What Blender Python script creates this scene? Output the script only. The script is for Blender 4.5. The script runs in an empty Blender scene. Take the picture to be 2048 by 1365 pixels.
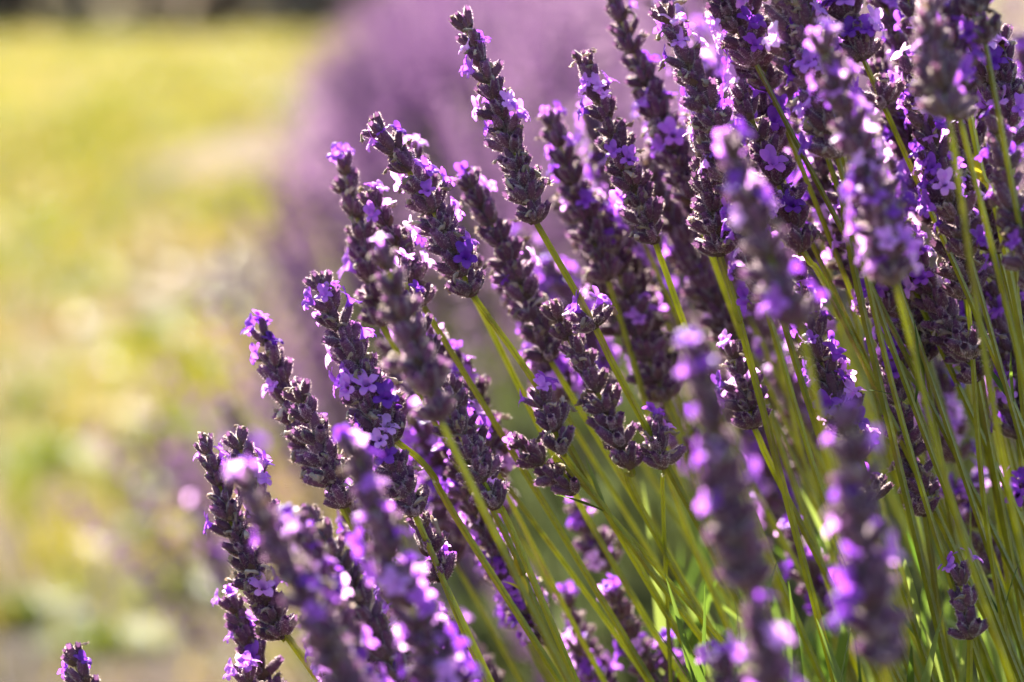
import bpy, math, random
import numpy as np
from mathutils import Vector, Matrix

# ------------------------------------------------------------------ camera, light, exposure
SC = bpy.context.scene
COL = SC.collection
R_ = math.radians
CAM_H, PITCH, LENS, FOCUS = 0.62, R_(7.8), 100.0, 0.72

cam_d = bpy.data.cameras.new("camera")
cam = bpy.data.objects.new("camera", cam_d); COL.objects.link(cam)
cam.location = (0, 0, CAM_H); cam.rotation_euler = (R_(90) - PITCH, 0, 0)
cam_d.lens = LENS; cam_d.sensor_width = 36; cam_d.clip_start = 0.02; cam_d.clip_end = 500
cam_d.dof.use_dof = True; cam_d.dof.focus_distance = FOCUS; cam_d.dof.aperture_fstop = 7.8
SC.camera = cam

SUN_EL, SUN_AZ = R_(40), R_(-22)          # azimuth from +Y, towards +X positive: the sun stands behind the plants
world = bpy.data.worlds.new("World"); SC.world = world; world.use_nodes = True
wn = world.node_tree.nodes; wl = world.node_tree.links
sky = wn.new("ShaderNodeTexSky"); sky.sky_type = 'NISHITA'; sky.sun_disc = False
sky.sun_elevation = SUN_EL; sky.sun_rotation = SUN_AZ
wl.new(sky.outputs[0], wn["Background"].inputs[0]); wn["Background"].inputs[1].default_value = 0.05
sun_d = bpy.data.lights.new("sun", 'SUN'); sun_d.energy = 5.0; sun_d.angle = R_(0.5); sun_d.color = (1.0, 0.93, 0.80)
sun = bpy.data.objects.new("sun", sun_d); COL.objects.link(sun)
sdir = Vector((math.sin(SUN_AZ) * math.cos(SUN_EL), math.cos(SUN_AZ) * math.cos(SUN_EL), math.sin(SUN_EL)))
sun.rotation_euler = sdir.to_track_quat('Z', 'Y').to_euler(); sun.location = sdir * 30

SC.view_settings.view_transform = 'Standard'; SC.view_settings.look = 'None'
SC.view_settings.exposure = 3.05; SC.view_settings.gamma = 1.0; SC.view_settings.use_curve_mapping = False
try:
    SC.cycles.max_bounces = 8; SC.cycles.transparent_max_bounces = 4; SC.cycles.use_denoising = True
    SC.cycles.sample_clamp_indirect = 6.0
except Exception:
    pass

FWD = Vector((0, math.cos(PITCH), -math.sin(PITCH))); UP = Vector((0, math.sin(PITCH), math.cos(PITCH)))
def P(px, py, d):
    """a place in the garden: seen at (px, py) of the 2048 wide frame, d metres in front of the camera"""
    k = 36.0 / LENS / 2048.0 * d
    return Vector((0, 0, CAM_H)) + FWD * d + Vector((1, 0, 0)) * ((px - 1024) * k) + UP * ((682.5 - py) * k)

# ------------------------------------------------------------------ materials
def nodes_of(name):
    m = bpy.data.materials.new(name); m.use_nodes = True
    nt = m.node_tree; nt.nodes.clear()
    return m, nt, nt.nodes.new("ShaderNodeOutputMaterial")

def ramp(nt, stops):
    r = nt.nodes.new("ShaderNodeValToRGB")
    e = r.color_ramp.elements
    while len(e) > 1: e.remove(e[0])
    e[0].position, e[0].color = stops[0][0], (*stops[0][1], 1)
    for p, c in stops[1:]:
        n = e.new(p); n.color = (*c, 1)
    return r

def plant_mat(name, stops, source='random', transl=0.3, rough=0.6, tcol=None, noise=0.0, scale=400, sheen=0.0, spec=0.3, bump=0.0, bscale=900):
    """leaf-like matter: a diffuse/glossy front and light coming through; colour from the piece's own random
    number, from its own length (z), or from noise"""
    m, nt, out = nodes_of(name); L = nt.links
    tc = nt.nodes.new("ShaderNodeTexCoord"); oi = nt.nodes.new("ShaderNodeObjectInfo")
    r = ramp(nt, stops)
    nz = nt.nodes.new("ShaderNodeTexNoise"); nz.inputs["Scale"].default_value = scale; nz.inputs["Detail"].default_value = 3
    L.new(tc.outputs["Object"], nz.inputs["Vector"])
    if source == 'random': f = oi.outputs["Random"]
    elif source == 'z':
        sx = nt.nodes.new("ShaderNodeSeparateXYZ"); L.new(tc.outputs["Generated"], sx.inputs[0]); f = sx.outputs[2]
    else: f = nz.outputs["Fac"]
    if noise and source != 'noise':
        a = nt.nodes.new("ShaderNodeMath"); a.operation = 'MULTIPLY_ADD'; a.inputs[1].default_value = noise; L.new(nz.outputs["Fac"], a.inputs[0])
        s = nt.nodes.new("ShaderNodeMath"); s.operation = 'SUBTRACT'; s.inputs[1].default_value = noise * .5; L.new(f, s.inputs[0])
        L.new(s.outputs[0], a.inputs[2]); f = a.outputs[0]
    L.new(f, r.inputs[0])
    hv = nt.nodes.new("ShaderNodeHueSaturation")
    mr = nt.nodes.new("ShaderNodeMapRange"); mr.inputs[3].default_value = .72; mr.inputs[4].default_value = 1.25
    L.new(oi.outputs["Random"], mr.inputs[0]); L.new(mr.outputs[0], hv.inputs["Value"]); L.new(r.outputs[0], hv.inputs["Color"])
    bs = nt.nodes.new("ShaderNodeBsdfPrincipled")
    bs.inputs["Roughness"].default_value = rough; bs.inputs["Specular IOR Level"].default_value = spec
    if sheen: bs.inputs["Sheen Weight"].default_value = sheen; bs.inputs["Sheen Roughness"].default_value = .35
    L.new(hv.outputs[0], bs.inputs["Base Color"])
    if bump:
        bn = nt.nodes.new("ShaderNodeTexNoise"); bn.inputs["Scale"].default_value = bscale; L.new(tc.outputs["Object"], bn.inputs["Vector"])
        b = nt.nodes.new("ShaderNodeBump"); b.inputs["Strength"].default_value = bump; b.inputs["Distance"].default_value = .0004
        L.new(bn.outputs["Fac"], b.inputs["Height"]); L.new(b.outputs[0], bs.inputs["Normal"])
    if transl:
        t = nt.nodes.new("ShaderNodeBsdfTranslucent")
        if tcol:
            mx = nt.nodes.new("ShaderNodeMix"); mx.data_type = 'RGBA'; mx.blend_type = 'MULTIPLY'; mx.inputs[0].default_value = 1
            L.new(hv.outputs[0], mx.inputs[6]); mx.inputs[7].default_value = (*tcol, 1); L.new(mx.outputs[2], t.inputs[0])
        else: L.new(hv.outputs[0], t.inputs[0])
        ms = nt.nodes.new("ShaderNodeMixShader"); ms.inputs[0].default_value = transl
        L.new(bs.outputs[0], ms.inputs[1]); L.new(t.outputs[0], ms.inputs[2]); L.new(ms.outputs[0], out.inputs[0])
    else: L.new(bs.outputs[0], out.inputs[0])
    return m

M = {}
M['calyx'] = plant_mat('calyx', [(0, (.17, .13, .085)), (.3, (.145, .068, .105)), (.75, (.135, .05, .13)), (1, (.20, .085, .21))], 'z', .42, .6, noise=.35, scale=500, sheen=.5, bump=.5)
M['fuzz'] = plant_mat('fuzz', [(0, (.74, .58, .54)), (1, (.80, .62, .68))], 'random', .72, .5)
M['bract'] = plant_mat('bract', [(0, (.11, .09, .05)), (.6, (.14, .08, .07)), (1, (.08, .045, .06))], 'noise', .35, .7)
M['petal'] = plant_mat('petal', [(0, (.21, .04, .54)), (.35, (.35, .085, .66)), (.7, (.52, .19, .72)), (1, (.70, .42, .76))], 'random', .60, .40, noise=.5, scale=350, spec=.4, bump=.3)
M['withered'] = plant_mat('withered', [(0, (.38, .29, .19)), (.4, (.22, .15, .12)), (1, (.42, .34, .28))], 'random', .4, .7, noise=.6, scale=700, sheen=.4)
M['stem'] = plant_mat('stem', [(.25, (.21, .235, .005)), (.5, (.30, .31, .009)), (.68, (.23, .215, .012)), (.8, (.24, .185, .03))], 'noise', .5, .30, scale=90, spec=.8, sheen=.8, bump=.6, bscale=700)
M['leaf'] = plant_mat('leaf', [(0, (.06, .11, .012)), (.6, (.10, .15, .02)), (1, (.15, .18, .04))], 'random', .48, .5, noise=.3, scale=80)
M['yellow_leaf'] = plant_mat('yellow_leaf', [(0, (.40, .32, .015)), (.62, (.42, .35, .02)), (.8, (.16, .09, .02))], 'noise', .5, .5, scale=420)
M['bush_leaf'] = plant_mat('bush_leaf', [(.3, (.04, .055, .018)), (.55, (.075, .092, .034)), (.75, (.105, .115, .06))], 'noise', .4, .6, scale=25)
M['far_flower'] = plant_mat('far_flower', [(.3, (.11, .05, .125)), (.7, (.175, .085, .19))], 'noise', .48, .6, scale=30)
M['far_plum'] = plant_mat('far_plum', [(.3, (.03, .012, .045)), (.7, (.06, .024, .08))], 'noise', .35, .6, scale=30)
M['far_pink'] = plant_mat('far_pink', [(.3, (.19, .11, .19)), (.7, (.28, .18, .26))], 'noise', .5, .6, scale=30)
M['wood'] = plant_mat('wood', [(.3, (.14, .10, .07)), (.7, (.24, .19, .14))], 'noise', 0, .9, scale=60, bump=.6, bscale=200)
M['grass'] = plant_mat('grass', [(.36, (.07, .095, .006)), (.46, (.13, .135, .008)), (.56, (.18, .14, .02)), (.68, (.17, .11, .045))], 'noise', .5, .5, scale=2.2)
M['lawn'] = plant_mat('lawn', [(.34, (.105, .115, .012)), (.46, (.17, .16, .024)), (.56, (.22, .17, .055)), (.68, (.17, .165, .018))], 'noise', .5, .5, scale=1.3)
M['shrub_leaf'] = plant_mat('shrub_leaf', [(.3, (.24, .19, .16)), (.7, (.46, .38, .30))], 'noise', .6, .7, scale=3)
M['far_wood'] = plant_mat('far_wood', [(.3, (.10, .08, .06)), (.7, (.18, .15, .12))], 'noise', 0, .9, scale=10)
M['straw'] = plant_mat('straw', [(.3, (.24, .175, .075)), (.7, (.34, .26, .13))], 'noise', .5, .5, scale=20)
M['turf'] = plant_mat('turf', [(.3, (.085, .125, .006)), (.7, (.16, .185, .01))], 'noise', .5, .5, scale=15)

# soil of the garden: dry straw-covered earth, yellow-green turf and bare brown ruts that run with the rows
m, nt, out = nodes_of('soil'); L = nt.links
tc = nt.nodes.new("ShaderNodeTexCoord")
mp = nt.nodes.new("ShaderNodeMapping"); mp.inputs["Rotation"].default_value = (0, 0, R_(-12)); mp.inputs["Scale"].default_value = (1.5, .34, 1)
L.new(tc.outputs["Object"], mp.inputs[0])
n1 = nt.nodes.new("ShaderNodeTexNoise"); n1.inputs["Scale"].default_value = 1.7; n1.inputs["Detail"].default_value = 4; L.new(mp.outputs[0], n1.inputs[0])
r1 = ramp(nt, [(.40, (0.017, 0.011, 0.008)), (.46, (0.041, 0.026, 0.018)), (.53, (0.082, 0.052, 0.024)), (.59, (0.085, 0.07, 0.008)), (.66, (0.041, 0.050, 0.005)), (.78, (0.083, 0.074, 0.017))]); L.new(n1.outputs["Fac"], r1.inputs[0])
rl = ramp(nt, [(.3, (0.076, 0.076, 0.014)), (.45, (0.128, 0.115, 0.025)), (.55, (0.153, 0.115, 0.047)), (.7, (0.111, 0.111, 0.015))]); L.new(n1.outputs["Fac"], rl.inputs[0])
rd = ramp(nt, [(.36, (0.024, 0.016, 0.012)), (.47, (0.051, 0.035, 0.024)), (.6, (0.085, 0.058, 0.032)), (.7, (0.084, 0.072, 0.018))]); L.new(n1.outputs["Fac"], rd.inputs[0])
sx = nt.nodes.new("ShaderNodeSeparateXYZ"); L.new(tc.outputs["Object"], sx.inputs[0])
n3 = nt.nodes.new("ShaderNodeTexNoise"); n3.inputs["Scale"].default_value = 1.1; n3.inputs["Detail"].default_value = 3; L.new(tc.outputs["Object"], n3.inputs[0])
xo = nt.nodes.new("ShaderNodeMath"); xo.operation = 'MULTIPLY_ADD'; xo.inputs[1].default_value = 1.3; L.new(n3.outputs["Fac"], xo.inputs[0]); L.new(sx.outputs[0], xo.inputs[2])
def xmask(a, b):
    q = nt.nodes.new("ShaderNodeMapRange"); q.inputs[1].default_value = a; q.inputs[2].default_value = b; L.new(xo.outputs[0], q.inputs[0]); return q
def mixc(f, a, b):
    q = nt.nodes.new("ShaderNodeMix"); q.data_type = 'RGBA'; L.new(f, q.inputs[0]); L.new(a, q.inputs[6]); L.new(b, q.inputs[7]); return q
m_a = mixc(xmask(-.95, -.45).outputs[0], rl.outputs[0], rd.outputs[0])
m_b = mixc(xmask(-.30, .15).outputs[0], m_a.outputs[2], r1.outputs[0])
n2 = nt.nodes.new("ShaderNodeTexNoise"); n2.inputs["Scale"].default_value = 30; n2.inputs["Detail"].default_value = 6; L.new(tc.outputs["Object"], n2.inputs[0])
r2 = ramp(nt, [(.3, (.55, .52, .48)), (.7, (1.25, 1.2, 1.1))]); L.new(n2.outputs["Fac"], r2.inputs[0])
mx = nt.nodes.new("ShaderNodeMix"); mx.data_type = 'RGBA'; mx.blend_type = 'MULTIPLY'; mx.inputs[0].default_value = 1
L.new(m_b.outputs[2], mx.inputs[6]); L.new(r2.outputs[0], mx.inputs[7])
bs = nt.nodes.new("ShaderNodeBsdfPrincipled"); bs.inputs["Roughness"].default_value = .95; bs.inputs["Specular IOR Level"].default_value = .1
L.new(mx.outputs[2], bs.inputs["Base Color"])
bp = nt.nodes.new("ShaderNodeBump"); bp.inputs["Strength"].default_value = .8; bp.inputs["Distance"].default_value = .02
L.new(n2.outputs["Fac"], bp.inputs["Height"]); L.new(bp.outputs[0], bs.inputs["Normal"]); L.new(bs.outputs[0], out.inputs[0])
M['soil'] = m

# ------------------------------------------------------------------ helpers
rng = random.Random(11)
U = rng.uniform

class MB:
    """collects faces with material slots; build() links them as one mesh object"""
    def __init__(s): s.v = []; s.f = []; s.m = []
    def add(s, vs, fs, mi=0, mat=None):
        o = len(s.v)
        s.v += [tuple(mat @ Vector(v)) for v in vs] if mat is not None else [tuple(v) for v in vs]
        s.f += [tuple(i + o for i in f) for f in fs]; s.m += [mi] * len(fs)
    def merge(s, other, mat):
        o = len(s.v); s.v += [tuple(mat @ Vector(v)) for v in other.v]
        s.f += [tuple(i + o for i in f) for f in other.f]; s.m += other.m
    def mesh(s, name, mats, smooth=True):
        me = bpy.data.meshes.new(name); me.from_pydata(s.v, [], s.f)
        for k in mats: me.materials.append(M[k])
        me.polygons.foreach_set("material_index", s.m)
        if smooth: me.polygons.foreach_set("use_smooth", [True] * len(s.f))
        me.update(); return me

def link(name, data, parent=None, mat=None):
    o = bpy.data.objects.new(name, data); COL.objects.link(o)
    if parent is not None: o.parent = parent
    if mat is not None: o.matrix_local = mat
    return o

def tag(o, label=None, cat=None, group=None, kind=None):
    if label: o["label"] = label
    if cat: o["category"] = cat
    if group: o["group"] = group
    if kind: o["kind"] = kind
    return o

def frame(loc, z, ref=None, roll=0.0, s=1.0):
    z = z.normalized(); ref = ref or Vector((0.13, 0.97, 0.21))
    x = ref - z * ref.dot(z)
    if x.length < 1e-4: x = Vector((1, 0, 0)) - z * z.x
    x.normalize(); y = z.cross(x)
    m = Matrix((x, y, z)).transposed().to_4x4()
    return Matrix.Translation(loc) @ m @ Matrix.Rotation(roll, 4, 'Z') @ Matrix.Scale(s, 4)

def catmull(pts, n):
    pts = [pts[0] * 2 - pts[1]] + list(pts) + [pts[-1] * 2 - pts[-2]]
    out = []
    for i in range(1, len(pts) - 2):
        p0, p1, p2, p3 = pts[i-1:i+3]
        for k in range(n):
            t = k / n
            out.append(.5 * (2*p1 + (p2-p0)*t + (2*p0-5*p1+4*p2-p3)*t*t + (3*p1-p0-3*p2+p3)*t**3))
    out.append(pts[-2].copy()); return out

def tube(mb, path, rad, sides=8, square=True, mi=0, twist=0.0):
    vs, fs = [], []; n = len(path); ref = Vector((.3, .8, .1))
    for i, p in enumerate(path):
        d = (path[min(i+1, n-1)] - path[max(i-1, 0)]).normalized()
        x = (ref - d * ref.dot(d)).normalized(); y = d.cross(x)
        r = rad(i / (n - 1))
        for k in range(sides):
            a = 2 * math.pi * k / sides + twist
            q = r * ((1.0 if k % 2 == 0 else .62) if square else 1.0)
            vs.append(p + x * math.cos(a) * q + y * math.sin(a) * q)
    for i in range(n - 1):
        for k in range(sides):
            a, b = i * sides + k, i * sides + (k + 1) % sides
            fs.append((a, b, b + sides, a + sides))
    fs.append(tuple(range(sides))[::-1]); fs.append(tuple(range((n-1)*sides, n*sides)))
    mb.add(vs, fs, mi)

# ------------------------------------------------------------------ pieces of a flower head (metres)
mm = .001
def calyx_mb(seed, hairs=230):
    r = random.Random(seed); mb = MB(); S = 10
    fat = r.uniform(.9, 1.12); ln = r.uniform(.92, 1.1); bend = r.uniform(-.5, .5)
    prof = [(0, .35), (.7, .9), (2.1, 1.36), (3.9, 1.45), (5.4, 1.2), (6.5, .9)]
    vs, fs = [], []
    for i, (z, q) in enumerate(prof):
        for k in range(S):
            a = 2 * math.pi * k / S
            qq = q * fat * (1.0 if k % 2 == 0 else .86)
            zz = z * ln
            if i == len(prof) - 1: zz += (.55 if k % 2 == 0 else -.1) * r.uniform(.6, 1.2)
            vs.append((mm * (qq * math.cos(a) + bend * (z / 6) ** 2), mm * qq * math.sin(a), mm * zz))
    for i in range(len(prof) - 1):
        for k in range(S):
            a, b = i*S+k, i*S+(k+1) % S
            fs.append((a, b, b+S, a+S))
    base = (len(prof) - 2) * S
    fs.append(tuple(base + k for k in range(S))[::-1])
    mb.add(vs, fs, 0)
    for _ in range(hairs):                                   # the woolly coat
        i = r.randrange(1, len(prof) - 1); u = r.random(); a = r.uniform(0, 6.283)
        z = (prof[i][0] * (1-u) + prof[i+1][0] * u) * ln; q = (prof[i][1] * (1-u) + prof[i+1][1] * u) * fat * .93
        c, s = math.cos(a), math.sin(a); p = Vector((q*c + bend * (z/6)**2, q*s, z))
        d = Vector((c, s, r.uniform(-.1, .3))).normalized() * r.uniform(.35, .75); w_ = r.uniform(0, 3.14); t = (Vector((-s, c, 0)) * math.cos(w_) + Vector((0, 0, 1)) * math.sin(w_)) * .045
        mb.add([(p - t) * mm, (p + t) * mm, (p + d) * mm], [(0, 1, 2)], 1)
    return mb

def grid_lobe(mb, mat, ln, wd, curl, cup, r, mi=0):
    nu, nv = 4, 3; vs, fs = [], []
    for i in range(nu + 1):
        u = i / nu; w = wd * (.45 + .55 * math.sin(math.pi * min(1, .25 + u * .62))) * (1 if u < .95 else .62)
        a = curl * u
        z = ln * (math.sin(a) / curl if abs(curl) > .05 else u); y = ln * ((1 - math.cos(a)) / curl if abs(curl) > .05 else 0)
        for j in range(nv + 1):
            v = j / nv * 2 - 1
            vs.append((mm * v * w * .5, mm * (y + cup * v * v + r.uniform(-.12, .12)), mm * (z + r.uniform(-.1, .1) - .25 * abs(v) * u)))
    for i in range(nu):
        for j in range(nv):
            a = i * (nv+1) + j; fs.append((a, a+1, a+nv+2, a+nv+1))
    mb.add(vs, fs, mi, mat)

def blossom_mb(seed):
    r = random.Random(seed); mb = MB(); S = 8
    prof = [(-1.6, .72), (.6, .8), (1.9, 1.05), (2.7, 1.5)]
    vs, fs = [], []
    for z, q in prof:
        for k in range(S):
            a = 2*math.pi*k/S; vs.append((mm*q*math.cos(a), mm*q*math.sin(a), mm*z))
    for i in range(len(prof)-1):
        for k in range(S):
            a, b = i*S+k, i*S+(k+1) % S; fs.append((a, b, b+S, a+S))
    mb.add(vs, fs, 0)
    for ang, ln, wd, opn in ((72, 3.3, 2.7, 38), (112, 3.3, 2.7, 38), (-28, 2.3, 2.1, 62), (-90, 2.5, 2.2, 70), (208, 2.3, 2.1, 62)):
        a = R_(ang + r.uniform(-7, 7)); o = R_(opn + r.uniform(-12, 12))
        rad = Vector((math.cos(a), math.sin(a), 0)); z = (rad * math.sin(o) + Vector((0, 0, 1)) * math.cos(o))
        x = Vector((-math.sin(a), math.cos(a), 0)); y = z.cross(x)
        m4 = Matrix((x, y, z)).transposed().to_4x4(); m4.translation = (rad * 1.2 + Vector((0, 0, 2.4))) * mm
        grid_lobe(mb, m4, ln * r.uniform(.85, 1.12), wd * r.uniform(.9, 1.1), r.uniform(-1.5, -.3), r.uniform(-.35, .35), r)
    return mb

def withered_mb(seed):
    r = random.Random(seed); mb = MB(); path = []; a = r.uniform(-.3, .3); p = Vector((0, 0, -.9)); k = r.uniform(.2, .8)
    for i in range(7):
        path.append(p * mm); p = p + Vector((math.sin(a), r.uniform(-.12, .12), math.cos(a))) * .62; a += k * r.uniform(.5, 1.4)
    tube(mb, path, lambda t: mm * (.40 + .09 * math.sin(t * 9 + seed) + (.22 if t > .8 else 0)), 6, True)
    for _ in range(4):
        q = path[-1] / mm; d = Vector((r.uniform(-1, 1), r.uniform(-1, 1), r.uniform(-.2, 1))).normalized()
        t = d.orthogonal().normalized() * .3
        mb.add([(q - t) * mm, (q + t) * mm, (q + d * 1.2 + t * .4) * mm, (q + d * .9 - t * .6) * mm], [(0, 1, 2, 3)], 0)
    return mb

def bract_mb(seed):
    r = random.Random(seed); mb = MB()
    vs, fs = [], []
    for z, q in ((-.6, .8), (0, 1.35), (1.2, 1.2), (2.2, .8)):
        for k in range(8):
            a = 2*math.pi*k/8; vs.append((mm*q*math.cos(a), mm*q*math.sin(a), mm*z))
    for i in range(3):
        for k in range(8):
            a, b = i*8+k, i*8+(k+1) % 8; fs.append((a, b, b+8, a+8))
    mb.add(vs, fs, 0)
    for k in range(3):
        a = math.pi * k * .95 + r.uniform(-.4, .4); o = R_(r.uniform(40, 62))
        rad = Vector((math.cos(a), math.sin(a), 0)); z = rad * math.sin(o) + Vector((0, 0, 1)) * math.cos(o)
        x = Vector((-math.sin(a), math.cos(a), 0)); y = z.cross(x)
        m4 = Matrix((x, y, z)).transposed().to_4x4(); m4.translation = (rad * .9 + Vector((0, 0, -.2))) * mm
        grid_lobe(mb, m4, r.uniform(3.2, 4.6), r.uniform(1.8, 2.6), r.uniform(.2, .9), r.uniform(-.5, -.1), r)
    return mb

CAL = [calyx_mb(100 + i) for i in range(8)]
CALYX = [c.mesh('calyx', ['calyx', 'fuzz']) for c in CAL]
BLOOM = [blossom_mb(200 + i).mesh('blossom', ['petal']) for i in range(8)]
WIT_MB = [withered_mb(300 + i) for i in range(7)]
WITHER = [w.mesh('withered_blossom', ['withered']) for w in WIT_MB]
BR_MB = [bract_mb(400 + i) for i in range(5)]
BRACT = [b.mesh('flower_whorl', ['bract']) for b in BR_MB]

def ring(r, t, full=1.0):
    """where the calyces of one whorl sit: (matrix in the whorl's frame, size)"""
    out = []
    n = max(4, int(round((8 - 3.2 * t * t) * full)))
    spread = 47 - 26 * t ** 1.5
    off = r.uniform(0, 6.28)
    for lay, cnt, el, zz, sc in ((0, n, spread, 0.2, 1.0), (1, max(2, n // 2), spread * .55, 1.5, .86)):
        for k in range(cnt):
            a = off + lay * .5 + 2 * math.pi * (k + r.uniform(-.22, .22)) / cnt
            e = R_(el + r.uniform(-15, 17)); rad = Vector((math.cos(a), math.sin(a), 0))
            if r.random() < .10: continue
            z = rad * math.sin(e) + Vector((0, 0, 1)) * math.cos(e)
            s = sc * r.uniform(.78, 1.14)
            out.append((frame(rad * .7 * mm + Vector((0, 0, (zz + r.uniform(-.5, .7)) * mm)), z, Vector((0, 0, -1)) if e > .3 else rad, r.uniform(-.5, .5), s), s, z))
    return out

def bloom_matrix(cm, r):
    """a corolla at the mouth of its calyx, its two-lobed lip uppermost"""
    loc = cm @ Vector((0, 0, 5.7 * mm)); z = (cm.to_3x3() @ Vector((0, 0, 1))).normalized()
    out = Vector((z.x, z.y, 0)); z = (z + out * .35).normalized()
    up = Vector((0, 0, 1)); y = (up - z * up.dot(z))
    if y.length < .05: y = Vector((r.uniform(-1, 1), r.uniform(-1, 1), 0)); y = y - z * y.dot(z)
    y.normalize(); x = y.cross(z)
    m4 = Matrix((x, y, z)).transposed().to_4x4(); m4.translation = loc
    return m4 @ Matrix.Rotation(r.uniform(-.5, .5), 4, 'Z') @ Matrix.Scale(r.uniform(.78, 1.2), 4)

# whorls for the stalks that stand too far out of focus to pick their calyces apart
LOW = []
for t in (.05, .3, .55, .75, .95):
    for q in range(3):
        r = random.Random(int(t * 1000) + q); mb = MB(); mb.merge(BR_MB[q], Matrix.Identity(4))
        tips = []
        for cm, s, z in ring(r, t):
            c = CAL[r.randrange(len(CAL))]; mb.merge(c, cm); tips.append(cm)
            if r.random() < .38:
                w = WIT_MB[r.randrange(len(WIT_MB))]; k = len(mb.m)
                mb.merge(w, cm @ Matrix.Translation((0, 0, 5.9 * mm)) @ Matrix.Rotation(r.uniform(0, 6.28), 4, 'Z') @ Matrix.Scale(r.uniform(.9, 1.45), 4))
                mb.m[k:] = [2] * (len(mb.m) - k)
        nb = len(BR_MB[q].m); mb.m[:nb] = [3] * nb
        LOW.append((t, mb.mesh('flower_whorl', ['calyx', 'fuzz', 'withered', 'bract']), tips))

def leaf_mesh(seed, ln, wd, mat, curl):
    r = random.Random(seed); mb = MB(); vs, fs = [], []; n = 7
    for i in range(n + 1):
        u = i / n; w = wd * max(.04, math.sin(math.pi * (.06 + .94 * u) ** .8)) * .5; a = curl * u
        y = ln * (1 - math.cos(a)) / curl; z = ln * math.sin(a) / curl
        vs += [(-w, y + w * .35, z), (0, y, z), (w, y + w * .35, z)]
    for i in range(n):
        for j in range(2): a = i*3+j; fs.append((a, a+1, a+4, a+3))
    mb.add(vs, fs); return mb.mesh('leaf', [mat])
LEAF = [leaf_mesh(i, l, w, 'leaf', c) for i, (l, w, c) in enumerate(((.026, .0020, .3), (.034, .0024, -.4), (.020, .0018, .7), (.042, .0026, .25)))]
YLEAF = [leaf_mesh(i, l, w, 'yellow_leaf', c) for i, (l, w, c) in enumerate(((.011, .0028, .8), (.009, .0026, -.8), (.013, .0024, .9)))]

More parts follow.
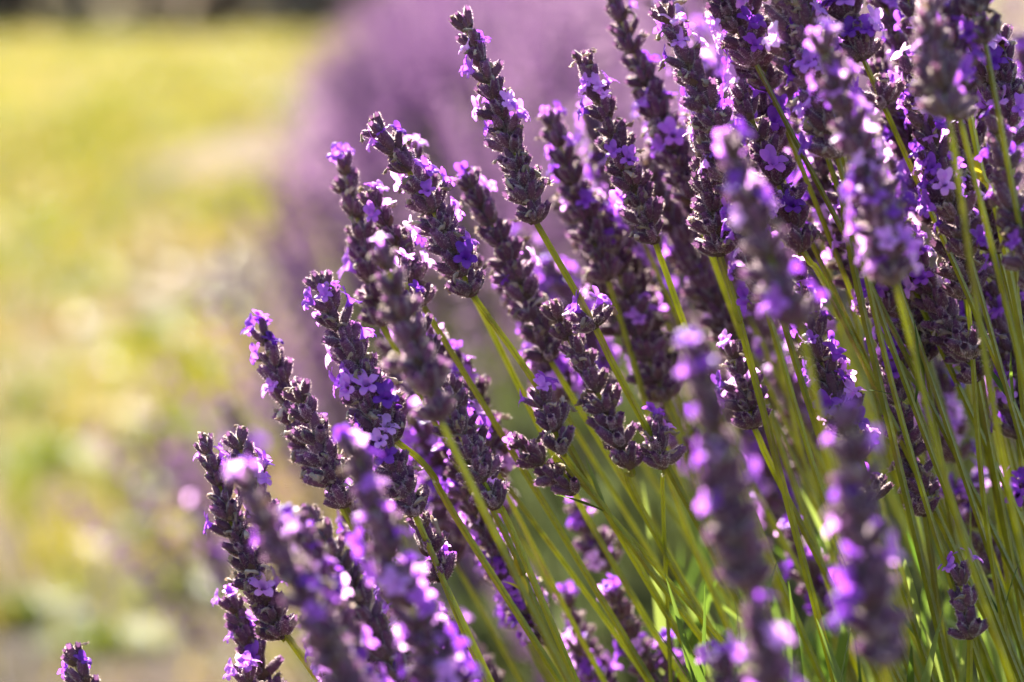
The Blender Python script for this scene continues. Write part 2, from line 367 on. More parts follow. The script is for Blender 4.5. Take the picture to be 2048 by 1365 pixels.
# ------------------------------------------------------------------ a lavender stalk
N_STALK = 0
def stalk(tip, base, d, slope, label, group, full=True, bloom=.10, blooms=None, remote=None, leaves=(), yellow=(), dt=0.0, wither=.45, dens=1.0, bow=0.0, dr=None, thick=1.0, via=None):
    """tip and base of the head as (px, py) at depth d; the stem runs on from the base with the given run/drop"""
    global N_STALK; N_STALK += 1
    r = random.Random(7919 * N_STALK + int(tip[0]) * 3 + int(tip[1]))
    T = P(tip[0], tip[1], d + dt); B = P(base[0], base[1], d)
    dR = dr if dr else .80 + (d - .80) * .55
    yr = 2480 + r.uniform(-60, 60); xr = base[0] + slope * (yr - base[1])
    k = d / dR
    R = P(1024 + (xr - 1024) * k, 682.5 + (yr - 682.5) * k, dR)
    H = T - B; side = H.cross(FWD).normalized(); Lh = H.length
    mids = []
    if via:
        for (vx, vy, vd) in via: mids.append(P(vx, vy, vd))
    else:
        q = B.lerp(R, .34) - H.normalized() * 0 + side * (R - B).length * r.uniform(-.012, .03); mids.append(q)
    root = Vector(R)
    top = B + H * .5 + side * Lh * (bow + r.uniform(-.02, .02))
    path = catmull([R - root, *[q - root for q in mids[::-1]], B - root], 9)
    head = catmull([B - root, top - root, T - root - H * .03], 8)
    e = bpy.data.objects.new('lavender_stalk', None); COL.objects.link(e); e.location = root; e.empty_display_size = .01
    tag(e, label, 'lavender', group)
    mb = MB(); nS, nH = len(path), len(head)
    rs = .88 * thick
    tube(mb, path + head[1:], lambda t: mm * rs * (1.12 - .25 * min(1, t * (nS + nH) / nS)) * (1 if t * (nS + nH - 2) < nS else .8), 8, True, 0, .4)
    link('stem', mb.mesh('stem', ['stem'], smooth=False), e)
    # whorls along the head
    girth = r.uniform(.90, 1.08); gap = 5.0 * mm / dens * girth * r.uniform(.95, 1.12)
    n = max(3, int(round(Lh / gap)))
    ts = [(((i + r.uniform(-.12, .12)) / (n - .4)) if i else 0.0) for i in range(n)]
    cum = [0.0]
    for a, b in zip(head[:-1], head[1:]): cum.append(cum[-1] + (b - a).length)
    def on_head(t):
        s = max(0, t) * cum[-1]
        for i in range(len(head) - 1):
            if cum[i+1] >= s or i == len(head) - 2:
                u = (s - cum[i]) / (cum[i+1] - cum[i]); return head[i].lerp(head[i+1], u), (head[i+1] - head[i]).normalized()
    spots = []
    for i, t in enumerate(ts): p, z = on_head(min(t, .985)); spots.append((t, p, z, 1.0))
    if remote:                                                  # a whorl set apart, lower on the stem
        for f in remote:
            s = f * Lh; acc = 0
            for a, b in zip(path[::-1][:-1], path[::-1][1:]):
                l = (b - a).length
                if acc + l >= s: spots.append((0.05, a.lerp(b, (s - acc) / l), (a - b).normalized(), .9)); break
                acc += l
    for i, (t, p, z, ful) in enumerate(spots):
        size = girth * (1.0 - .30 * t ** 1.6) * r.uniform(.94, 1.06) * (.93 if t == 0 else 1)
        wm = frame(p, z, None, r.uniform(0, 6.28), size)
        nb = None
        if blooms is not None and ful == 1.0:
            nb = 0
            for (bt, c) in blooms:
                if abs(bt - t) <= .5 / n + .001: nb += c
        if full:
            w = link('flower_whorl', BRACT[r.randrange(len(BRACT))], e, wm)
            cs = ring(r, t, ful); idx = list(range(len(cs)))
            # open flowers: outer calyces first
            if nb is None: opn = {k for k in idx if r.random() < bloom}
            else: outer = idx[:max(4, int(len(cs) * .65))]; r.shuffle(outer); opn = set(outer[:nb])
            for k, (cm, s, zz) in enumerate(cs):
                link('calyx', CALYX[r.randrange(len(CALYX))], w, cm)
                if k in opn: link('blossom', BLOOM[r.randrange(len(BLOOM))], w, bloom_matrix(cm, r))
                elif r.random() < wither:
                    link('withered_blossom', WITHER[r.randrange(len(WITHER))], w, cm @ Matrix.Translation((0, 0, 5.9 * mm)) @ Matrix.Rotation(r.uniform(0, 6.28), 4, 'Z') @ Matrix.Scale(r.uniform(.95, 1.5), 4))
        else:
            near = sorted(LOW, key=lambda q: abs(q[0] - t))[:3]; _, me, tips = near[r.randrange(3)]
            w = link('flower_whorl', me, e, wm)
            for cm in tips:
                if r.random() < bloom: link('blossom', BLOOM[r.randrange(len(BLOOM))], w, bloom_matrix(cm, r))
    full_path = path
    for (f, kind, ang) in [(f, 0, a) for f, a in leaves] + [(f, 1, a) for f, a in yellow]:
        i = min(len(path) - 2, max(1, int(f * (len(path) - 1)))); p = path[i]; z = (path[i+1] - path[i]).normalized()
        for s in ((1, -1) if kind == 0 else (1,)):
            rad = (Matrix.Rotation(R_(ang), 3, z) @ z.orthogonal().normalized()) * s
            me = (LEAF if kind == 0 else YLEAF)[r.randrange(3)]
            link('leaf', me, e, frame(p + rad * .6 * mm, z * r.uniform(1.4, 2.6) + rad, rad * -1, R_(90) + r.uniform(-.6, .6), r.uniform(.6, .9)))
    return e

# ------------------------------------------------------------------ the ground
ROWX = lambda y: .42 - .055 * y              # centre line of the lavender row that runs away from the camera
def bump_h(x, y):
    return .015 * math.sin(x * 3.1 + 1) * math.cos(y * .9) + .03 * math.exp(-((x - ROWX(y)) / .45) ** 2)
gx = np.concatenate([np.linspace(-120, -6, 12), np.linspace(-5, 4, 73), np.linspace(6, 120, 12)])
gy = np.concatenate([np.linspace(-60, -2, 8), np.linspace(-1, 14, 91), np.linspace(16, 260, 20)])
gv = [(x, y, bump_h(x, y) if abs(x) < 5 and -1 < y < 14 else 0) for y in gy for x in gx]
W = len(gx); gf = [(j*W+i, j*W+i+1, (j+1)*W+i+1, (j+1)*W+i) for j in range(len(gy)-1) for i in range(W-1)]
me = bpy.data.meshes.new('ground'); me.from_pydata(gv, [], gf); me.materials.append(M['soil']); me.polygons.foreach_set("use_smooth", [True]*len(gf)); me.update()
tag(link('ground', me), kind='structure')

# short turf and straw between the rows, thin where the earth is bare
nr = np.random.default_rng(5)
def blades(name, n, xr, yr, hr, wr, mat, label, cat, seedmask, thin=.1):
    x = nr.uniform(*xr, n); y = yr[0] + (yr[1] - yr[0]) * nr.random(n) ** 1.6
    d = np.sin(x * 2.3 + y * .45 + seedmask) + .8 * np.sin(x * 5.1 - y * 1.3 + 2 * seedmask) + .6 * np.sin(x * 1.1 + y * 2.1)
    keep = d + nr.normal(0, .5, n) > thin
    keep &= np.abs(x - (.42 - .055 * y)) > .30
    x, y = x[keep], y[keep]; n = len(x)
    z = np.array([bump_h(a, b) if b < 14 else 0 for a, b in zip(x, y)]) - .004
    h = nr.uniform(*hr, n) * (1 + .12 * y / 4); w = nr.uniform(*wr, n) * (1 + .25 * y); a = nr.uniform(0, 6.283, n)
    lean = nr.normal(0, .5, (n, 2)) * h[:, None]
    ca, sa = np.cos(a) * w, np.sin(a) * w
    v = np.empty((n, 5, 3))
    v[:, 0] = np.stack([x - ca, y - sa, z], 1); v[:, 1] = np.stack([x + ca, y + sa, z], 1)
    mx, my = x + lean[:, 0] * .4, y + lean[:, 1] * .4
    v[:, 2] = np.stack([mx + ca * .8, my + sa * .8, z + h * .6], 1); v[:, 3] = np.stack([mx - ca * .8, my - sa * .8, z + h * .6], 1)
    v[:, 4] = np.stack([x + lean[:, 0], y + lean[:, 1], z + h * nr.uniform(.7, 1, n)], 1)
    me = bpy.data.meshes.new(name); b = np.arange(n)[:, None] * 5
    loops = np.concatenate([b + [0, 1, 2, 3], b + [3, 2, 4]], 1).ravel()
    me.vertices.add(n * 5); me.vertices.foreach_set('co', v.ravel())
    me.loops.add(n * 7); me.loops.foreach_set('vertex_index', loops)
    me.polygons.add(n * 2); me.polygons.foreach_set('loop_start', np.stack([np.arange(n)*7, np.arange(n)*7+4], 1).ravel())
    me.materials.append(M[mat]); me.update(calc_edges=True)
    o = link(name, me); tag(o, label, cat, kind='stuff'); return o
blades('grass', 48000, (-1.75, 1.6), (1.2, 20), (.02, .07), (.0012, .0026), 'grass', 'weedy grass and straw on the verge beside the lavender row', 'grass', .7, .45)
blades('lawn_grass', 52000, (-6.5, -1.0), (3.0, 23), (.02, .045), (.0014, .003), 'lawn', 'short sunlit yellow green lawn beyond the bare strip', 'grass', .3, -1.2)

# ------------------------------------------------------------------ the lavender bushes that carry the stalks
def rand_dir(r, up=.0):
    while True:
        v = Vector((r.uniform(-1, 1), r.uniform(-1, 1), r.uniform(up, 1)))
        if .05 < v.length <= 1: return v.normalized()

def foliage_mesh(seed, n, rx, ry, hz, ll, lw):
    r = random.Random(seed); vs = []; fs = []
    for _ in range(n):
        v = rand_dir(r, .02); q = r.uniform(.45, 1.0) ** .5
        p = Vector((v.x * rx * q, v.y * ry * q, max(.01, v.z * hz * q)))
        d = (v * .8 + Vector((0, 0, 1.0)) + Vector((r.uniform(-.4, .4), r.uniform(-.4, .4), r.uniform(-.2, .3)))).normalized()
        l = r.uniform(.6, 1.2) * ll; w = lw * r.uniform(.7, 1.2)
        s = d.cross(Vector((r.uniform(-1, 1), r.uniform(-1, 1), r.uniform(-1, 1)))).normalized() * w
        o = len(vs); b = d.cross(s).normalized() * l * r.uniform(-.15, .15)
        vs += [tuple(p - s * .5), tuple(p + s * .5), tuple(p + d * l * .6 + s + b), tuple(p + d * l * .6 - s + b), tuple(p + d * l + b * 2)]
        fs += [(o, o+1, o+2, o+3), (o+3, o+2, o+4)]
    me = bpy.data.meshes.new('foliage'); me.from_pydata(vs, [], fs); me.materials.append(M['bush_leaf']); me.update(); return me

def woody_mesh(seed, rx, hz, n=14):
    r = random.Random(seed); mb = MB()
    for k in range(n):
        a = 6.283 * k / n + r.uniform(-.2, .2); q = rx * r.uniform(.35, .75)
        path = catmull([Vector((math.cos(a) * .03, math.sin(a) * .03, -.02)), Vector((math.cos(a) * q * .55, math.sin(a) * q * .55, hz * .35)), Vector((math.cos(a) * q, math.sin(a) * q, hz * r.uniform(.6, .85)))], 4)
        tube(mb, path, lambda t: .008 * (1 - .65 * t), 6, False)
    return mb.mesh('woody_base', ['wood'])

BC = Vector((.17, .86, 0))
bush = bpy.data.objects.new('lavender_bush', None); COL.objects.link(bush); bush.location = BC
tag(bush, 'lavender bush whose long stalks lean over the path, green narrow leaves at its heart', 'lavender bush')
tag(link('foliage', foliage_mesh(1, 5200, .31, .36, .36, .045, .0022), bush), kind='stuff')
link('woody_base', woody_mesh(1, .26, .34, 22), bush)
r = random.Random(77)
for k in range(150):                                             # the tall leaves one can tell apart in the heart of the bush
    px, py = r.uniform(1330, 2080), r.uniform(1080, 1480); d = r.uniform(.70, .98)
    p = P(px, py + 130, d) - BC
    p.z = min(p.z, .42)
    z = Vector((r.uniform(-.35, .25), r.uniform(-.25, .25), 1))
    link('leaf', LEAF[r.randrange(4)], bush, frame(p - z * .02, z, None, r.uniform(0, 6.28), r.uniform(1.1, 1.9)))

def spike_cloud(seed, n, rx, ry, hz):
    """the flower stalks of a bush seen only as a haze of heads"""
    r = random.Random(seed); mb = MB()
    for _ in range(int(n * 1.7)):
        v = rand_dir(r, .19)
        if math.sin(v.x * 7 + seed) + math.sin(v.y * 8 + 2 * seed) + math.sin(v.z * 9) < r.uniform(-1.1, .9): continue
        g = math.sin(v.x * 9 + v.z * 6 + seed) + math.sin(v.y * 7 - v.z * 8 + seed * 3) + r.uniform(-.8, .8)
        mi = 2 if g < -.55 else (3 if g > .8 else 0)
        b = Vector((v.x * rx * .72, v.y * ry * .72, v.z * hz * .55))
        d = (v * Vector((1, 1, 1)) * .75 + Vector((0, 0, .75)) + Vector((r.uniform(-.2, .2), r.uniform(-.2, .2), 0))).normalized()
        l = hz * r.uniform(.30, .44); h = l * r.uniform(.34, .46); t = b + d * l; x = d.orthogonal().normalized(); y = d.cross(x)
        s = b + d * (l - h)
        w = .0011
        mb.add([b + x*w, b - x*w*.5 + y*w, b - x*w*.5 - y*w, s + x*w, s - x*w*.5 + y*w, s - x*w*.5 - y*w], [(0, 1, 4, 3), (1, 2, 5, 4), (2, 0, 3, 5)], 1)
        for k in range(7):
            c = s + d * h * (k / 7); q = (.0072 - .0004 * k) * r.uniform(.85, 1.15); a0 = r.uniform(0, 6.28); up = d * .008
            for j in range(4):
                a = a0 + j * 1.571; o = x * math.cos(a) + y * math.sin(a); tt = (y * math.cos(a) - x * math.sin(a)) * q * .55
                mb.add([c - tt * .5, c + tt * .5, c + o * q + up + tt, c + o * q + up - tt], [(0, 1, 2, 3)], mi)
    return mb.mesh('flower_stalks', ['far_flower', 'stem', 'far_plum', 'far_pink'], smooth=False)

FOL = [foliage_mesh(20 + i, 4200, .36, .38, .36, .05, .004) for i in range(2)]
WOOD = [woody_mesh(30 + i, .30, .34) for i in range(2)]
SPK = [spike_cloud(40 + i, 440, .50, .50, .58) for i in range(3)]
def far_bush(i, x, y, s, rz, label, grp):
    e = bpy.data.objects.new('lavender_bush', None); COL.objects.link(e); e.location = (x, y, bump_h(x, y) - .005); e.rotation_euler.z = rz; e.scale = (s, s, s)
    tag(e, label, 'lavender bush', grp)
    tag(link('foliage', FOL[i % 2], e), kind='stuff'); link('woody_base', WOOD[i % 2], e); tag(link('flower_stalks', SPK[i % 3], e), kind='stuff')
    return e
r = random.Random(3)
ys = [1.78, 2.55, 3.35, 4.2, 5.0, 5.9, 6.8, 7.7, 8.7]
ORD = ['second', 'third', 'fourth', 'fifth', 'sixth', 'seventh', 'eighth', 'ninth', 'tenth']
for i, y in enumerate(ys):
    lab = 'mauve flowering lavender bush, %s in the row counted from the leaning one' % ORD[i]
    far_bush(i, ROWX(y) + r.uniform(-.05, .05) + (-.045 if i == 0 else 0), y, r.uniform(1.0, 1.12), r.uniform(0, 6.28), lab, 'lavender bushes further along the row')

# ------------------------------------------------------------------ dark shrubs along the far end of the field
def shrub_mesh(seed):
    r = random.Random(seed); vs = []; fs = []
    lob = [(Vector((r.uniform(-.9, .9), r.uniform(-.5, .5), r.uniform(.35, 1.1))), r.uniform(.4, .7)) for _ in range(9)]
    for _ in range(2600):
        c, q = lob[r.randrange(len(lob))]; v = rand_dir(r, -1.0); p = c + v * q * r.uniform(.6, 1.0) ** .5
        if p.z < .03: p.z = r.uniform(.03, .3)
        a = rand_dir(r, -1) * .07; b = a.cross(v).normalized() * .045; o = len(vs)
        vs += [tuple(p - a), tuple(p + b), tuple(p + a), tuple(p - b)]; fs.append((o, o+1, o+2, o+3))
    me = bpy.data.meshes.new('crown'); me.from_pydata(vs, [], fs); me.materials.append(M['shrub_leaf']); me.update(); return me
def shrub_wood(seed):
    r = random.Random(seed); mb = MB()
    for k in range(7):
        a = 6.283 * k / 7; q = r.uniform(.3, .8)
        tube(mb, catmull([Vector((0, 0, -.05)), Vector((math.cos(a)*q*.4, math.sin(a)*q*.3, .4)), Vector((math.cos(a)*q, math.sin(a)*q*.6, .95))], 3), lambda t: .04 * (1 - .7 * t), 6, False)
    return mb.mesh('trunk', ['far_wood'])
SHR = [shrub_mesh(60 + i) for i in range(3)]; SHW = [shrub_wood(70 + i) for i in range(2)]
r = random.Random(9)
for k in range(10):
    e = bpy.data.objects.new('shrub', None); COL.objects.link(e); x = -7.4 + k * 1.0 + r.uniform(-.25, .25)
    e.location = (x, 23.2 + .10 * (x + 5) * 1.2 + r.uniform(-.5, .5), 0); e.rotation_euler.z = r.uniform(0, 6.28); s = r.uniform(.8, 1.15); e.scale = (s, s, s)
    tag(e, 'dark brown green shrub in the hedge at the far end of the field', 'shrub', 'shrubs along the far end of the field')
    link('crown', SHR[k % 3], e); link('trunk', SHW[k % 2], e)

# ------------------------------------------------------------------ tufts of dry and green grass on the path
def tuft_mesh(seed, mat, n, h, w, spread):
    r = random.Random(seed); vs, fs = [], []
    for _ in range(n):
        a = r.uniform(0, 6.283); q = r.random() ** .7; b = Vector((math.cos(a), math.sin(a), 0)) * q * spread * .4
        d = Vector((math.cos(a) * q * spread * 2.2, math.sin(a) * q * spread * 2.2, h)).normalized(); l = h * r.uniform(.6, 1.15)
        s_ = Vector((-math.sin(a + r.uniform(-.8, .8)), math.cos(a), 0)).normalized() * w * r.uniform(.6, 1.2)
        droop = Vector((math.cos(a), math.sin(a), -.5)) * l * r.uniform(.0, .35); o = len(vs); b.z = -.01
        m1 = b + d * l * .55; t = b + d * l + droop
        vs += [tuple(b - s_), tuple(b + s_), tuple(m1 + s_), tuple(m1 - s_), tuple(t)]; fs += [(o, o+1, o+2, o+3), (o+3, o+2, o+4)]
    me = bpy.data.meshes.new('blades'); me.from_pydata(vs, [], fs); me.materials.append(M[mat]); me.update(); return me
STRAW = [tuft_mesh(80 + i, 'straw', 620, .06, .003, .11) for i in range(3)]
GREEN = [tuft_mesh(90 + i, 'turf', 380, .065, .003, .08) for i in range(3)]
def on_ground(px, py):
    ang = math.atan((py - 682.5) * 36 / LENS / 2048) + PITCH; y = CAM_H / math.tan(ang)
    dd = y * math.cos(PITCH) + CAM_H * math.sin(PITCH)
    return (px - 1024) * 36 / LENS / 2048 * dd, y
r = random.Random(21)
for k, (px, py, w, g) in enumerate(((240, 600, 1.0, 0), (335, 450, 1.1, 0), (285, 500, 1.0, 0), (400, 370, 1.1, 0), (110, 660, .9, 0), (180, 760, .8, 0), (300, 545, .9, 0), (370, 410, .9, 0),
        (190, 555, .9, 1), (110, 950, .8, 1), (300, 700, 1.1, 1), (230, 860, .7, 0), (330, 880, .8, 1), (40, 1250, .7, 1), (210, 1300, .7, 1), (330, 1080, .7, 1), (400, 640, 1.0, 1), (360, 1200, .7, 1), (150, 1120, .5, 0), (60, 830, .8, 1), (400, 760, .9, 1), (250, 1000, .6, 1))):
    x, y = on_ground(px, py)
    e = bpy.data.objects.new('grass_tuft', None); COL.objects.link(e); e.location = (x, y, bump_h(x, y) if y < 14 else 0); e.scale = (w, w, w * r.uniform(.7, 1)); e.rotation_euler.z = r.uniform(0, 6)
    tag(e, ('tuft of cream dry straw on the path beside the lavender row', 'tuft of yellow green grass on the path beside the lavender row')[g], 'grass', ('dry straw tufts on the path', 'green grass tufts on the path')[g])
    tag(link('blades', (STRAW, GREEN)[g][k % 3], e), kind='stuff')

# ------------------------------------------------------------------ the stalks one can tell apart
G = 'lavender stalks of the leaning bush'
S = stalk
S((925, 32), (1072, 445), .72, .545, 'tall lavender stalk standing clear of the rest, one small whorl apart low on its stem', G, blooms=[(.80, 4), (.70, 2), (.47, 4), (.40, 1)], remote=[.55], via=[(1185, 645, .722), (1330, 925, .735)], bow=-.012, thick=1.02)
S((742, 235), (945, 590), .72, .60, 'long faded lavender stalk beside the tall clear one, pale withered knob at its tip', G, blooms=[(.85, 2), (.8, 2), (.55, 3), (.48, 2), (.3, 2), (.12, 2)], via=[(1085, 790, .73), (1240, 1070, .745)], thick=1.02, bow=-.02)
S((683, 315), (765, 650), .765, .55, 'slim lavender stalk with a lit lilac flower on its very tip', G, blooms=[(.98, 4), (.3, 2), (.15, 2)], wither=.5)
S((738, 385), (845, 610), .745, .6, 'lavender stalk with violet blossoms tucked behind the long faded one', G, blooms=[(.9, 2), (.7, 3), (.4, 2), (.2, 2)])
S((822, 290), (930, 560), .765, .6, 'lavender stalk with one white lit blossom at the tip, behind the long faded one', G, blooms=[(.95, 3), (.7, 1), (.3, 2)])
S((930, 345), (1100, 720), .765, .55, 'greyish lavender stalk with pale woolly buds at its tip and few blossoms', G, bloom=.06, wither=.55)
S((632, 550), (790, 880), .715, .645, 'lavender stalk with split tip, lit lilac blossoms down its left edge', G, blooms=[(.85, 2), (.75, 2), (.5, 3), (.3, 2), (.1, 1)], via=[(865, 950, .72), (975, 1135, .735)], thick=1.0)
S((765, 500), (880, 840), .645, .50, 'thick dark lavender head with mostly spent calyces amid the crowd', G, bloom=.04, wither=.3)
S((795, 520), (993, 1015), .712, .42, 'very long slender lavender head, few lilac blossoms near its tip', G, blooms=[(.9, 2), (.8, 3), (.72, 1), (.05, 1)], via=[(1062, 1150, .72)], dens=.8, bow=.03)
S((520, 660), (655, 960), .745, .6, 'lavender stalk topped by two tufts of lilac blossoms either side of its tip', G, blooms=[(.9, 4), (.82, 2), (.5, 2), (.2, 1)])
S((588, 768), (690, 1012), .718, .5, 'purple brown lavender stalk with one lit blossom at the middle of its right side', G, blooms=[(.62, 2)], wither=.45)
S((405, 872), (565, 1275), .712, .66, 'lavender stalk leaning furthest over the path, its calyces dark and rim lit', G, blooms=[(.85, 2), (.75, 3), (.5, 2), (.2, 2), (.1, 1)], bow=.03, via=[(640, 1365, .715)], thick=1.05)
S((470, 868), (560, 1120), .716, .6, 'short upright lavender head beside the furthest leaning stalk', G, blooms=[(.55, 4), (.4, 2)], wither=.5)
S((480, 945), (760, 1500), .59, .5, 'big lavender head with soft lilac blossoms in front of the leaning stalks', G, blooms=[(.97, 4), (.85, 2), (.72, 3), (.55, 1), (.45, 2)], wither=.25)
S((700, 880), (905, 1400), .61, .5, 'lavender head thick with violet blossoms, standing before the long slender one', G, bloom=.27, wither=.25)
S((590, 1030), (740, 1460), .635, .5, 'lavender head with several lit blossoms crowded between two big front heads', G, bloom=.28, wither=.25)
S((140, 1302), (260, 1560), .71, .75, 'low lavender stalk at the very edge of the path, dark calyces at its tip', G, blooms=[(.75, 3)], wither=.4)
S((462, 1195), (560, 1470), .745, .6, 'low lavender stalk with a violet tip below the furthest leaning one', G, blooms=[(.95, 3), (.7, 3), (.35, 2)])
S((486, 1335), (560, 1560), .72, .6, 'low lavender stalk just showing a lit lilac tip under the leaning heads', G, blooms=[(.92, 4)])
S((708, 762), (830, 1030), .712, .55, 'lavender stalk with a brilliant white lilac flower at its top', G, blooms=[(.97, 3), (.62, 4), (.5, 3), (.35, 2)], wither=.4)
S((835, 1025), (885, 1160), .718, .52, 'thin half bare lavender twig with curled withered tips', G, bloom=.03, wither=.6, dens=.75)
S((1078, 785), (1125, 905), .728, .75, 'short lavender head with a lit two-petalled blossom on its tip, leaves in its fork', G, blooms=[(.9, 4), (.6, 2)], via=[(1210, 1020, .735)], leaves=((.50, 20),))
S((1030, 880), (1150, 985), .74, .9, 'small slanting lavender bud cluster on a thin side stem', G, bloom=.03, wither=.2, via=[(1215, 1025, .738)], thick=.7)
S((1163, 102), (1310, 485), .738, .42, 'lavender stalk with a forked tip of two pale hooked buds', G, blooms=[(.75, 4), (.65, 2), (.4, 2), (.15, 2)])
S((1205, -60), (1385, 405), .775, .35, 'stout dark lavender head with spent calyces rising behind the fork-tipped one', G, bloom=.07)
S((1325, 8), (1480, 345), .712, .40, 'lavender stalk with wiry pale hooks along its right edge', G, blooms=[(.8, 3), (.6, 3), (.45, 2), (.2, 1)], wither=.6)
S((1390, 240), (1440, 510), .72, .28, 'upright lavender stalk with glowing rims to its calyces', G, bloom=.04, wither=.5, via=[(1480, 640, .72), (1510, 760, .725)])
S((1470, 162), (1605, 500), .725, .50, 'lavender stalk with a curled tan tip above violet blossoms', G, blooms=[(.75, 3), (.4, 2), (.1, 3)], via=[(1740, 750, .735)])
S((1455, 285), (1600, 650), .60, .35, 'deep violet lavender head in front of the rim-lit upright one', G, bloom=.16, wither=.2)
S((1460, -30), (1545, 310), .775, .3, 'greyish lavender stalk with many spent hooks and few lilac blossoms', G, bloom=.07, wither=.6)
S((1480, -400), (1603, 18), .70, .25, 'lavender stalk with a long bare stem rising through the crowd', G, bloom=.08, via=[(1650, 180, .70), (1692, 345, .705), (1730, 640, .715)])
S((1560, 10), (1690, 340), .79, .3, 'lavender head with a thick bunch of lilac pink blossoms at mid height', G, blooms=[(.8, 4), (.7, 4), (.6, 4), (.3, 2)])
S((1740, -70), (1885, 310), .77, .25, 'lavender head with bright lilac blossoms high on both sides', G, bloom=.17)
S((1810, -40), (1905, 390), .745, .26, 'lavender head with deep violet blossoms beside a bare green stem', G, bloom=.17)
S((1905, -130), (1988, 212), .712, .20, 'sturdy lavender head with silvery hooked calyces and violet blossoms at its foot', G, blooms=[(.3, 4), (.2, 4), (.1, 3), (.7, 2)], wither=.6)
S((1860, -420), (1905, 20), .69, .22, 'lavender stalk whose bare stem runs beside the sturdy silvery head', G, bloom=.08, via=[(1960, 330, .695), (2030, 600, .70)], yellow=((.62, 200),), thick=1.0)
S((2000, 60), (2022, 292), .712, .18, 'lavender head ending in a cup of one lit lilac flower and hooked calyces', G, blooms=[(.1, 4), (.25, 2)], wither=.5)
S((1745, 130), (1870, 420), .765, .3, 'grey woolly lavender head with pale pink blossoms below the middle', G, blooms=[(.45, 4), (.35, 3), (.1, 2)], wither=.5)
S((1778, 415), (1955, 760), .738, .22, 'long lavender head with a cluster of violet bells on its right shoulder', G, blooms=[(.72, 4), (.65, 4), (.55, 3)], wither=.45)
S((1655, 410), (1720, 575), .78, .3, 'lavender whorl cup with one magenta blossom facing outward', G, blooms=[(.15, 5), (.9, 1)])
S((1905, 450), (1960, 730), .765, .22, 'slim lavender head with drooping dark violet flowers between two stems', G, bloom=.22, wither=.2)
S((1765, 668), (1850, 1030), .74, .22, 'lavender head with lilac blossoms at its top, open cup of hooks below', G, blooms=[(.95, 4), (.85, 4), (.7, 2)], wither=.55)
S((1385, 690), (1495, 1180), .56, .3, 'large dark lavender head with one big lilac flower at its tip', G, blooms=[(.93, 4), (.86, 4), (.65, 1), (.4, 2), (.5, 2), (.25, 2)], wither=.25)
S((1462, 690), (1508, 855), .738, .52, 'short lavender head of violet blossoms on a long straight green stem', G, blooms=[(.9, 3), (.5, 3), (.2, 3)], via=[(1620, 1085, .745)])
S((1690, 820), (1770, 1330), .565, .12, 'large dark lavender head with indigo blossoms before the green stems', G, bloom=.17, wither=.3)
S((1505, 1205), (1620, 1600), .56, .25, 'low lavender head with a pale pink flower in front of the green stems', G, blooms=[(.9, 2), (.7, 4), (.5, 2)])
S((1100, 610), (1262, 935), .738, .55, 'brown lavender head with spent calyces over a cup-shaped lowest whorl', G, bloom=.05, wither=.45, via=[(1330, 1105, .745)])
S((1300, 850), (1328, 935), .735, .05, 'stubby grey lavender head on a thin upright side stem', G, bloom=.1, thick=.6, via=[(1330, 1110, .745)])
S((1095, 225), (1215, 560), .785, .45, 'lavender head with lilac blossoms strung along its left side', G, blooms=[(.95, 3), (.75, 3), (.55, 2), (.3, 3)])
S((1190, 385), (1330, 800), .79, .45, 'lavender head with a bright pair of lilac blossoms near its top', G, blooms=[(.8, 5), (.7, 4), (.3, 2)])
S((1150, 1010), (1215, 1140), .83, .5, 'nodding lavender head hanging with violet flowers low behind the stems', G, bloom=.25)
S((1916, 1138), (1940, 1275), .715, .12, 'small lavender bud head with dark violet petals among green leaves', G, blooms=[(.95, 3), (.6, 2)], wither=.3)
S((1930, 985), (2010, 1180), .80, .2, 'thin lavender head with two lilac blossoms behind the green stems', G, blooms=[(.9, 3), (.75, 3)])
S((1225, 1180), (1330, 1420), .80, .4, 'low lavender head with a soft lilac tip between green stems', G, blooms=[(.9, 5), (.5, 3)])
S((1130, 1190), (1215, 1420), .83, .4, 'low faded lavender head behind the straight green stems', G, bloom=.1)
S((1330, 1290), (1400, 1500), .80, .4, 'low lavender head with fresh lilac blossoms among green leaves', G, blooms=[(.9, 4), (.7, 4), (.5, 3)])
S((1440, 1320), (1500, 1500), .62, .4, 'low lavender tip with lit lilac petals beside bright green leaves', G, blooms=[(.85, 5)])
S((1600, 690), (1660, 830), .84, .3, 'short indigo lavender head behind the straight green stems', G, bloom=.25)
S((1580, 1060), (1660, 1230), .82, .3, 'short lilac lavender head deep among the green stems', G, bloom=.25)

# stalks with leaves or yellow leaves on their stems
S((900, 760), (965, 980), .735, .48, 'lavender stalk with yellow leaves at the foot of its stem', G, bloom=.08, via=[(1040, 1130, .74), (1110, 1290, .745)], yellow=((.55, 30), (.5, 190), (.42, 90)))

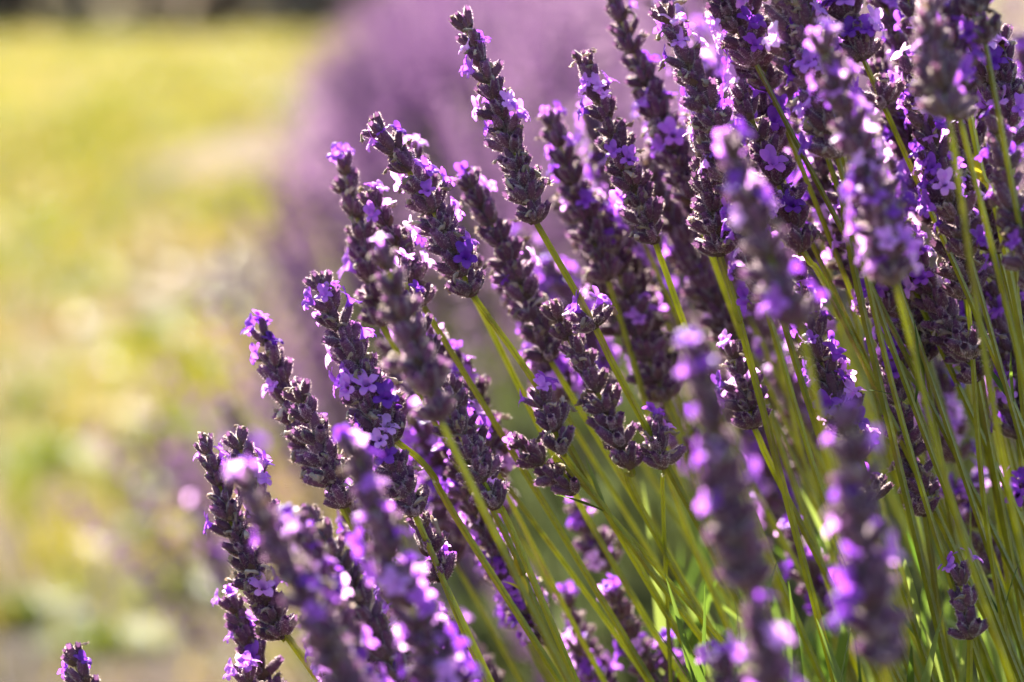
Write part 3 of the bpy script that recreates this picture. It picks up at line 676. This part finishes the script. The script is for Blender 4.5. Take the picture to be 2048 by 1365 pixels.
# ------------------------------------------------------------------ the crowd of stalks behind and above
r = random.Random(2024)
def lean(px): return max(.05, min(.62, .58 - (px - 1000) / 1050 * .37)) + r.uniform(-.07, .07)
kinds = [('thick with violet blossoms', .34, .3, 'violet'), ('with a few lilac blossoms', .19, .4, 'lightly blossoming'), ('with spent brown calyces', .03, .5, 'faded')]
def crowd(n, xr, yr, dr, place, w=(.4, .35, .25)):
    for _ in range(n):
        px, py, d = r.uniform(*xr), r.uniform(*yr), r.uniform(*dr)
        l = lean(px); h = r.uniform(200, 460) * .72 / d; k = r.choices((0, 1, 2), w)[0]
        a = l * r.uniform(.6, 1.0)
        lab, bl, wi, grp = kinds[k]
        S((px, py), (px + h * a, py + h), d, l, 'lavender stalk %s, %s' % (lab, place), '%s stalks %s' % (grp, place), full=False, bloom=bl, wither=wi, thick=.84, leaves=([(r.uniform(.3, .62), r.uniform(0, 360))] if r.random() < .4 else ()), bow=r.uniform(-.05, .05), remote=([r.uniform(.12, .4)] if r.random() < .35 else None), dt=r.uniform(-.01, .02))
crowd(24, (1090, 2060), (-60, 520), (.82, 1.0), 'at the back of the bush')
crowd(14, (1380, 2080), (-160, 300), (.66, .86), 'in the dense top of the bush')
crowd(3, (1600, 2080), (-260, 200), (.62, .67), 'bulging out in front')
crowd(13, (1400, 1960), (60, 420), (.70, .84), 'in the heart of the bush', (.5, .3, .2))
crowd(3, (1500, 2060), (440, 700), (.70, .80), 'half way down among bare green stems')
crowd(9, (1000, 1500), (380, 760), (.80, .95), 'behind the tall clear stalk')
crowd(6, (1090, 1420), (130, 480), (.765, .84), 'close behind the fork-tipped stalk', (.55, .3, .15))
crowd(10, (1250, 2080), (-620, -150), (.68, .95), 'rising tall on a long bare stem')
crowd(9, (640, 1000), (640, 960), (.76, .86), 'behind the path side heads')
crowd(5, (1350, 2000), (520, 800), (.80, .98), 'deep behind the green stems')
crowd(4, (700, 1300), (1200, 1330), (.80, .92), 'low behind the slanting stems')
crowd(6, (560, 820), (1000, 1280), (.64, .73), 'low in the full clump by the path', (.7, .25, .05))

# stalks of the next bush that reach past the front one over the path
e2 = Vector((ROWX(1.78), 1.78, .30))
for k, (tx, ty, bx, by, d) in enumerate(((440, 790, 520, 960, 1.3), (385, 1000, 450, 1180, 1.3))):
    S((tx, ty), (bx, by), d, .6, 'mauve lavender stalk of the next bush reaching out over the path', 'stalks of the next bush', full=False, bloom=.14, dr=1.42)

print('stalks', N_STALK, 'objects', len(bpy.data.objects))
